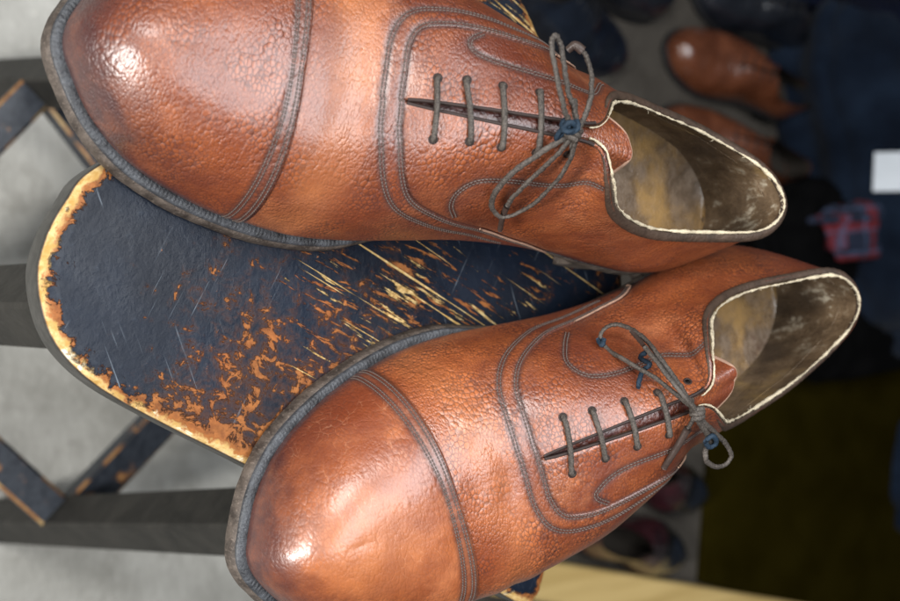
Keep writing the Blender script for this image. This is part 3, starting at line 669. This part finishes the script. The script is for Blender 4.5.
# ---------------------------------------------------------------- the floor and the things standing behind
FZ=-650.0
def floor_surface():
    t=NT('worn_concrete'); v=t.obj(); n=t.noise(v,4.5,6,.6,.4); g=t.noise(v,28,5,.6); f=t.noise(v,140,4)
    c=t.mix(t.ramp(n,.3,.7),(.20,.196,.175),(.43,.425,.395)); c=t.mix(t.ramp(g,.50,.70,0,.55),c,(.17,.165,.145)); c=t.mix(t.ramp(f,.6,.75,0,.3),c,(.60,.58,.53))
    return t.fin(c,t.ramp(g,.3,.7,.45,.7),t.bump(f,.001))
mb=MB(); s=9000; xs=np.linspace(-s,s,25); X,Y=np.meshgrid(xs,xs,indexing='ij'); mb.grid(np.stack([X,Y,np.full_like(X,FZ)],-1)); 
tag(mb.build('floor',floor_surface()),kind='structure')

dim_floor_p=np.array([(-2600,440),(-700,440),(-60,430),(250,420),(420,420),(900,2600),(-2600,2600)],float)  # one dark sheet: grey mat, plus light falloff put into its colour
mb=MB(); n_=len(dim_floor_p); mb.add(np.r_[np.c_[dim_floor_p,np.full(n_,0.)],np.c_[dim_floor_p,np.full(n_,3.)]],[tuple(range(n_,2*n_))]+[(i,(i+1)%n_,n_+(i+1)%n_,n_+i) for i in range(n_)])
def dim_floor_mat():
    t=NT('grey_dim_floor'); v=t.obj(); n=t.noise(v,6,5,.6); f=t.noise(v,260,4,.7); c=t.mix(t.ramp(n,.3,.7),(.040,.035,.029),(.080,.071,.060)); c=t.mix(t.ramp(f,.4,.7,0,.5),c,(.115,.104,.09))
    return t.fin(c,.9,t.bump(f,.002),Specular_IOR_Level=.1)
ro_=mb.build('sheet',dim_floor_mat(),smooth=False); ro_.location=(0,0,FZ*MM); tag(ro_,'dark grey sheet for the mat and dimmed floor behind the stool, under the row of shoes','sheet')
def simple_shoe(toe,heel,upper,sole,label,group=None,open_=True,scale=1.0,fl=1,trim=None,rear=None):
    toe=np.array(toe,float); heel=np.array(heel,float); d=toe-heel; L=np.linalg.norm(d); k=L/296.0
    ang=math.atan2(d[1],d[0]); ce=(toe+heel)/2
    root=empty('dress_shoe',(ce[0],ce[1],FZ+3),ang); tag(root,label,'shoe',group)
    last=Last()
    def loc(P): P=np.asarray(P,float).copy(); P[...,0]-=150; P[...,1]*=fl; return P*k
    mb=MB()
    for h in (1,-1):
        Uu,V=np.meshgrid(np.linspace(0,16,80),np.linspace(0,1,30),indexing='ij'); N=Nb(last,h,Uu,V); P=last.P(h,Uu,V)
        st=.9*np.exp(-((Uu-5)/.08)**2)*-1
        mb.grid(loc(P+N*(st+wrinkle(P))[...,None]),0,(h*fl)<0)
        Uu,V=np.meshgrid(np.linspace(9,16,40),np.linspace(1,0.1,16),indexing='ij'); N=Nb(last,h,Uu,V); P=last.P(h,Uu,V)-N*2.2
        mb.grid(loc(P),1,(h*fl)>0)
    dark=simple('shoe_inside',(.03,.025,.02),.7)
    uu=np.linspace(6,16,40); fm=last.foot(1,uu); f2=last.foot(-1,uu); bq=np.linspace(0,1,14)
    P=fm[:,None]*(1-bq)[None,:,None]+f2[:,None]*bq[None,:,None]; P[...,2]+=3; mb.grid(loc(P),1,fl<0)
    uo=mb.build('upper',[upper,dark]+([rear] if rear else []),root,merge=.1)
    if rear:
        for p in uo.data.polygons:
            if p.material_index==0 and p.center.x/MM/k+150<196: p.material_index=2
    ua=np.linspace(0,16,160); ring=[]
    for h,u in ((1,ua),(-1,ua[::-1][1:-1])):
        F=last.foot(h,u); O=last.out(h,u); w=.5*(1-sst(0,.4,u)); O=unit(O*(1-w)[:,None]+last.out(-h,u)*w[:,None]); ring.append(np.hstack([F,O]))
    ring=np.concatenate(ring); F=ring[:,:3];O=ring[:,3:]
    def row(o,z,zabs=None): q=F+O*o; q=q.copy(); q[:,2]=F[:,2]+z if zabs is None else zabs; return q
    mb=MB(); mb.grid(loc(np.stack([row(-4,-.5),row(4.0,-.6),row(4.6,-1.5),row(4.6,-7),row(3.5,-8.5),row(-14,-8.5)],1)),0,fl>0,cu=True)
    uh=np.linspace(12.3,16,50); hp=np.concatenate([last.foot(1,uh)+last.out(1,uh)*2,(last.foot(-1,uh)+last.out(-1,uh)*2)[::-1][1:]])
    lo=hp.copy(); lo[:,2]=.3; up=hp.copy(); up[:,2]=24.5; mb.grid(loc(np.stack([up,lo],1)),0,fl>0,cu=True)
    mb.build('sole',sole,root)
    # laces across the slit
    mb=MB()
    for u in (7.1,7.9,8.7,9.5):
        pts=[]
        for h,v in ((1,.82),(1,.95),(-1,.97),(-1,.88)):
            P=last.P(h,np.array([u]),np.array([v])); pts.append((P+last.N(h,np.array([u]),np.array([v]))*1.2)[0])
        tube(mb,loc(cr(np.array(pts),14)),1.3*k,8)
    mb.build('lace',trim or sole,root)
    return root
def shoe_leather(name,c1,c2,rough,coat):
    t=NT(name); v=t.obj(); n=t.noise(v,30,4); f=t.noise(v,220,4)
    return t.fin(t.mix(t.ramp(n,.3,.7),c1,c2),t.ramp(f,.3,.7,rough*.8,rough*1.25),t.bump(n,.003,1,t.bump(f,.0003)),Coat_Weight=coat,Coat_Roughness=.12)
BR=shoe_leather('brown_calf',(.075,.023,.010),(.135,.044,.020),.28,.6); BK=shoe_leather('black_calf',(.006,.007,.010),(.014,.016,.022),.22,.8); NV=shoe_leather('blue_black_patent',(.0045,.006,.010),(.009,.013,.022),.2,.9)
OX=shoe_leather('dark_burgundy_calf',(.018,.006,.008),(.05,.012,.016),.3,.6)
DS=simple('dark_rubber_sole',(.012,.012,.013),.5); TS=simple('pale_sole',(.26,.235,.19),.6)
GB='shoes standing on the floor behind the stool'
simple_shoe((-345,800),(-285,1050),BR,DS,'polished brown dress shoe on the floor, fully in view beside the navy cloth',GB)
simple_shoe((-246,785),(-186,1035),BR,DS,'brown dress shoe on the floor, mostly hidden behind the opening of the grainy-capped lace-up',GB,fl=-1)
simple_shoe((-442,850),(-382,1115),BK,DS,'glossy black shoe beyond the brown one, next to the navy cloth',GB)
simple_shoe((-312,715),(-405,460),NV,TS,'blue-black patent shoe with a pale sole edge, nearest the stool seat',GB,trim=DS)
simple_shoe((-398,800),(-462,545),BK,DS,'dull black shoe behind the blue-black patent one, farther from the stool',GB,fl=-1)
GC='dark shoes between the stool and the yellow plank'
simple_shoe((272,872),(195,670),NV,DS,'dark shoe with a blue-black toe standing behind the stool, farther from the yellow plank',GC,trim=DS,rear=OX)
simple_shoe((354,828),(290,622),NV,DS,'dark shoe with a blue-black toe standing right beside the yellow plank',GC,fl=-1,trim=DS,rear=OX)

# yellow wooden plank
def plank_mat():
    t=NT('yellow_pine'); v=t.obj(scale=(1,.06,1)); n=t.noise(v,60,5); g=t.noise(t.obj(),20,3)
    return t.fin(t.mix(t.ramp(n,.3,.7),(.50,.345,.125),(.66,.48,.20)),.5,t.bump(n,.0008))
p0=np.array([303.,513.]); p1=np.array([500.,1244.]); d=unit(p1-p0); nn=np.array([d[1],-d[0]])
ro=empty('plank',(p0[0],p0[1],FZ),0); tag(ro,'pale yellow wooden plank lying on the floor at the edge of the view','plank')
mb=MB(); a=np.r_[p0+nn*25,FZ+13]; b=np.r_[p1+nn*25,FZ+13]; o=np.r_[p0,FZ]; box_path(mb,a-o,b-o,50,25,0,3); mb.build('board',plank_mat(),ro,weld_sharp=35)
# dark olive panel: the shaded top of a wooden step, put into the colour
def cloth_mat(name,c1,c2,scale=900,rough=.9,sheen=.05,spec=.08):
    t=NT(name); v=t.obj(); n=t.noise(v,12,4); w=t.n('ShaderNodeTexWave'); t.l(v,w.inputs[0]); w.inputs['Scale'].default_value=scale/6.3; w.inputs['Distortion'].default_value=1.5
    f=t.noise(v,scale,3)
    return t.fin(t.mix(t.ramp(n,.3,.7),c1,c2),rough,t.bump(f,.0006,1,t.bump(w.outputs[1],.0004)),Sheen_Weight=sheen,Specular_IOR_Level=spec)
def slab(name,poly,z0,z1,mat,label,cat,wob=2.0):
    P=np.array(poly,float); c=P.mean(0); q=[]
    for i in range(len(P)): q+= [P[i]+(P[(i+1)%len(P)]-P[i])*t for t in np.linspace(0,1,24,endpoint=False)]
    q=np.array(q); ar=np.arange(len(q)); rows=[]
    for f,z in ((1,z0),(1.002,(z0+z1)/2),(1,z1-1.5),(.995,z1),(.9,z1+.6),(.7,z1),(.4,z1+.8),(.01,z1)):
        r=c+(q-c)*f; rows.append(np.c_[r-c,np.full(len(q),z-z0)+wob*np.sin(ar*.17+f*9)*(0 if f>=1 else .5)])
    mb=MB(); mb.grid(np.array(rows),0,flip=True,cv=True); o=mb.build(name,mat); o.location=(c[0]*MM,c[1]*MM,z0*MM); tag(o,label,cat); return o
slab('shaded_step_panel',[(176,895),(395,872),(455,1040),(640,1450),(700,2200),(40,2200),(44,1000)],FZ+3,FZ+14,cloth_mat('olive_shaded_wood',(.0125,.0094,.0009),(.019,.0145,.0018),sheen=0,spec=0.0),'large dark olive panel for the shaded top of a wooden step behind the shoes','mat')
# heaps of dark clothing
def garment(name,poly_c,size,rz,mat,label,seed,mats2=None,fold=1.0):
    rs=np.random.RandomState(seed); n,m=110,72; u=np.linspace(0,2*math.pi,n,endpoint=False); w=np.linspace(0,1,m)
    Uu,Wv=np.meshgrid(u,w,indexing='ij'); L,Wd,H=size
    prof=np.where(Wv<.25,1+.03*np.sin(Wv*40),np.cos(np.clip((Wv-.25)/.75,0,1)*math.pi/2)**.55); z=np.where(Wv<.25,Wv/.25*.55,.55+.45*np.sin(np.clip((Wv-.25)/.75,0,1)*math.pi/2))*H
    se=lambda c:np.sign(c)*np.abs(c)**.55
    X=se(np.cos(Uu))*L/2*prof; Y=se(np.sin(Uu))*Wd/2*prof
    fz=np.zeros_like(X)
    for i in range(9):
        a=rs.uniform(0,math.pi); k=rs.uniform(.012,.05)/fold; ph=rs.uniform(0,6.3); q=X*math.cos(a)+Y*math.sin(a); fz+=np.abs(np.sin(q*k+ph+.6*np.sin((X-Y)*.011+i)))**.7*rs.uniform(4,11)*fold
    sc=sst(0,.3,Wv); z=z+(fz-25*fold)*sc*1.0; lip=1+.03*np.sin(Uu*7+seed)+.02*np.sin(Uu*13)
    P=np.stack([X*lip,Y*lip,np.maximum(z,0.0)],-1); mb=MB(); mb.grid(P,0,cu=True)
    o=mb.build(name,mat); o.location=(poly_c[0]*MM,poly_c[1]*MM,poly_c[2]*MM); o.rotation_euler=(0,0,rz); tag(o,label,'clothing'); return o
NA=cloth_mat('navy_wool',(.0026,.0045,.015),(.005,.009,.026)); NB=cloth_mat('blue_black_cotton',(.0032,.0062,.0135),(.0085,.016,.031)); DK=cloth_mat('floor_shade_black',(.0008,.0008,.001),(.0018,.0018,.002),sheen=0)
g1=garment('folded_coat',(-235,1300,FZ),(580,500,190),.2,NB,'blue-black folded coat with a white label, heaped beyond the polished brown shoe',3)
g2=garment('folded_jacket',(-560,1290,FZ),(420,520,260),.1,NA,'dark navy jacket heaped beside the glossy black shoe',5,fold=1.4)
g3=garment('black_filler',(-40,1180,FZ),(300,460,90),.1,DK,'added black bundle for the shaded floor between the coat and the olive panel',8)  # black bundle added over the floor to stand in for its shade
g4=garment('navy_sweater',(345,1590,FZ),(520,260,150),1.2,NB,'dark navy sweater at the far edge of the olive panel',11)
def plaid_mat():
    t=NT('plaid_flannel'); c=t.n('ShaderNodeTexCoord'); sx=t.n('ShaderNodeSeparateXYZ'); t.l(c.outputs['Object'],sx.inputs[0])
    def bars(s,per,lo): 
        f=t.math('FRACT',t.math('MULTIPLY',s,1000.0/per)); return t.math('GREATER_THAN',f,lo)
    col=t.mix(bars(sx.outputs[0],46,.72),(.006,.011,.03),(.13,.006,.010)); col=t.mix(t.math('MULTIPLY',bars(sx.outputs[1],52,.74),.75),col,(.14,.007,.011))
    col=t.mix(t.math('MULTIPLY',bars(sx.outputs[1],35,.85),.7),col,(.05,.07,.13)); col=t.mix(t.math('MULTIPLY',bars(sx.outputs[0],31,.86),.6),col,(.05,.07,.13))
    return t.fin(col,.9,t.bump(t.noise(c.outputs['Object'],900,3),.0005))
g5=garment('plaid_shirt',(-112,1230,FZ+92),(92,440,56),0.1,plaid_mat(),'red, white and blue plaid shirt tucked below the blue-black coat',14,fold=.6)
g5.rotation_euler=(0,0,math.radians(5))
# white label sewn to the coat
lb=MB(); n=14; X,Y=np.meshgrid(np.linspace(-20,20,n),np.linspace(-27,27,n),indexing='ij'); Z=2.5*np.sin(X*.06)+1.5*np.sin(Y*.07)
lb.grid(np.stack([X,Y,Z+1.2],-1)); lb.grid(np.stack([X,Y,Z-.2],-1),flip=True)
lab=lb.build('label',simple('white_label',(.62,.66,.70),.6,.06,40)); 
nz=Vector((.11,-.69,.72)).normalized(); ax=Vector((1,0,0)); ax=(ax-nz*ax.dot(nz)).normalized(); bx=nz.cross(ax)
Mw=Matrix((bx,-ax,nz)).transposed().to_4x4(); Mw.translation=Vector((-.1795,1.081,-.483))
g1m=Matrix.Translation(g1.location)@g1.rotation_euler.to_matrix().to_4x4()
lab.parent=g1; lab.matrix_local=g1m.inverted()@Mw
# ---------------------------------------------------------------- camera, light
PITCH=math.radians(55.174); DIST=460.3; FPX=1058.05
D=Vector((0,math.cos(PITCH),-math.sin(PITCH))); R=Vector((0,math.sin(PITCH),math.cos(PITCH))); X=Vector((1,0,0))
cam=bpy.data.cameras.new('camera'); co=bpy.data.objects.new('camera',cam); C.objects.link(co)
M3=Matrix((R,-X,-D)).transposed()          # the photograph was taken upright and lies on its side
co.matrix_world=Matrix.Translation(-D*DIST*MM)@M3.to_4x4()
cam.sensor_width=36; cam.lens=36*FPX/900; cam.clip_start=.01; cam.clip_end=100
cam.dof.use_dof=True; cam.dof.focus_distance=.40; cam.dof.aperture_fstop=8.5; cam.dof.aperture_blades=7
sc=bpy.context.scene; sc.camera=co
w=bpy.data.worlds.new('World'); sc.world=w; w.use_nodes=True; w.node_tree.nodes['Background'].inputs[0].default_value=(.80,.90,1.0,1); w.node_tree.nodes['Background'].inputs[1].default_value=.035
def area(name,loc,target,sx,sy,power,col=(1,1,1)):
    l=bpy.data.lights.new(name,'AREA'); l.shape='RECTANGLE'; l.size=sx; l.size_y=sy; l.energy=power; l.color=col
    o=bpy.data.objects.new(name,l); C.objects.link(o); o.location=loc; o.rotation_euler=(Vector(target)-Vector(loc)).to_track_quat('-Z','Y').to_euler(); return o
area('overhead_light',(-.08,-.12,1.0),(-.02,-.03,.03),1.3,.5,19,(.93,.96,1.0))
area('floor_fill_light',(-.75,-1.0,1.25),(-.1,-.25,-.3),.5,.5,20,(1,.985,.96))  # added fill lamp without a known source, brightens the floor and left side
area('front_lamp',(.22,-1.2,.47),(0,-.1,0),.15,.15,13,(1,.98,.95))
area('second_lamp',(.36,-1.25,.17),(0,-.1,0),.10,.10,11,(1,.98,.95))
sc.view_settings.view_transform='Standard'; sc.view_settings.look='None'; sc.view_settings.exposure=.22; sc.view_settings.gamma=1
sc.cycles.use_denoising=True
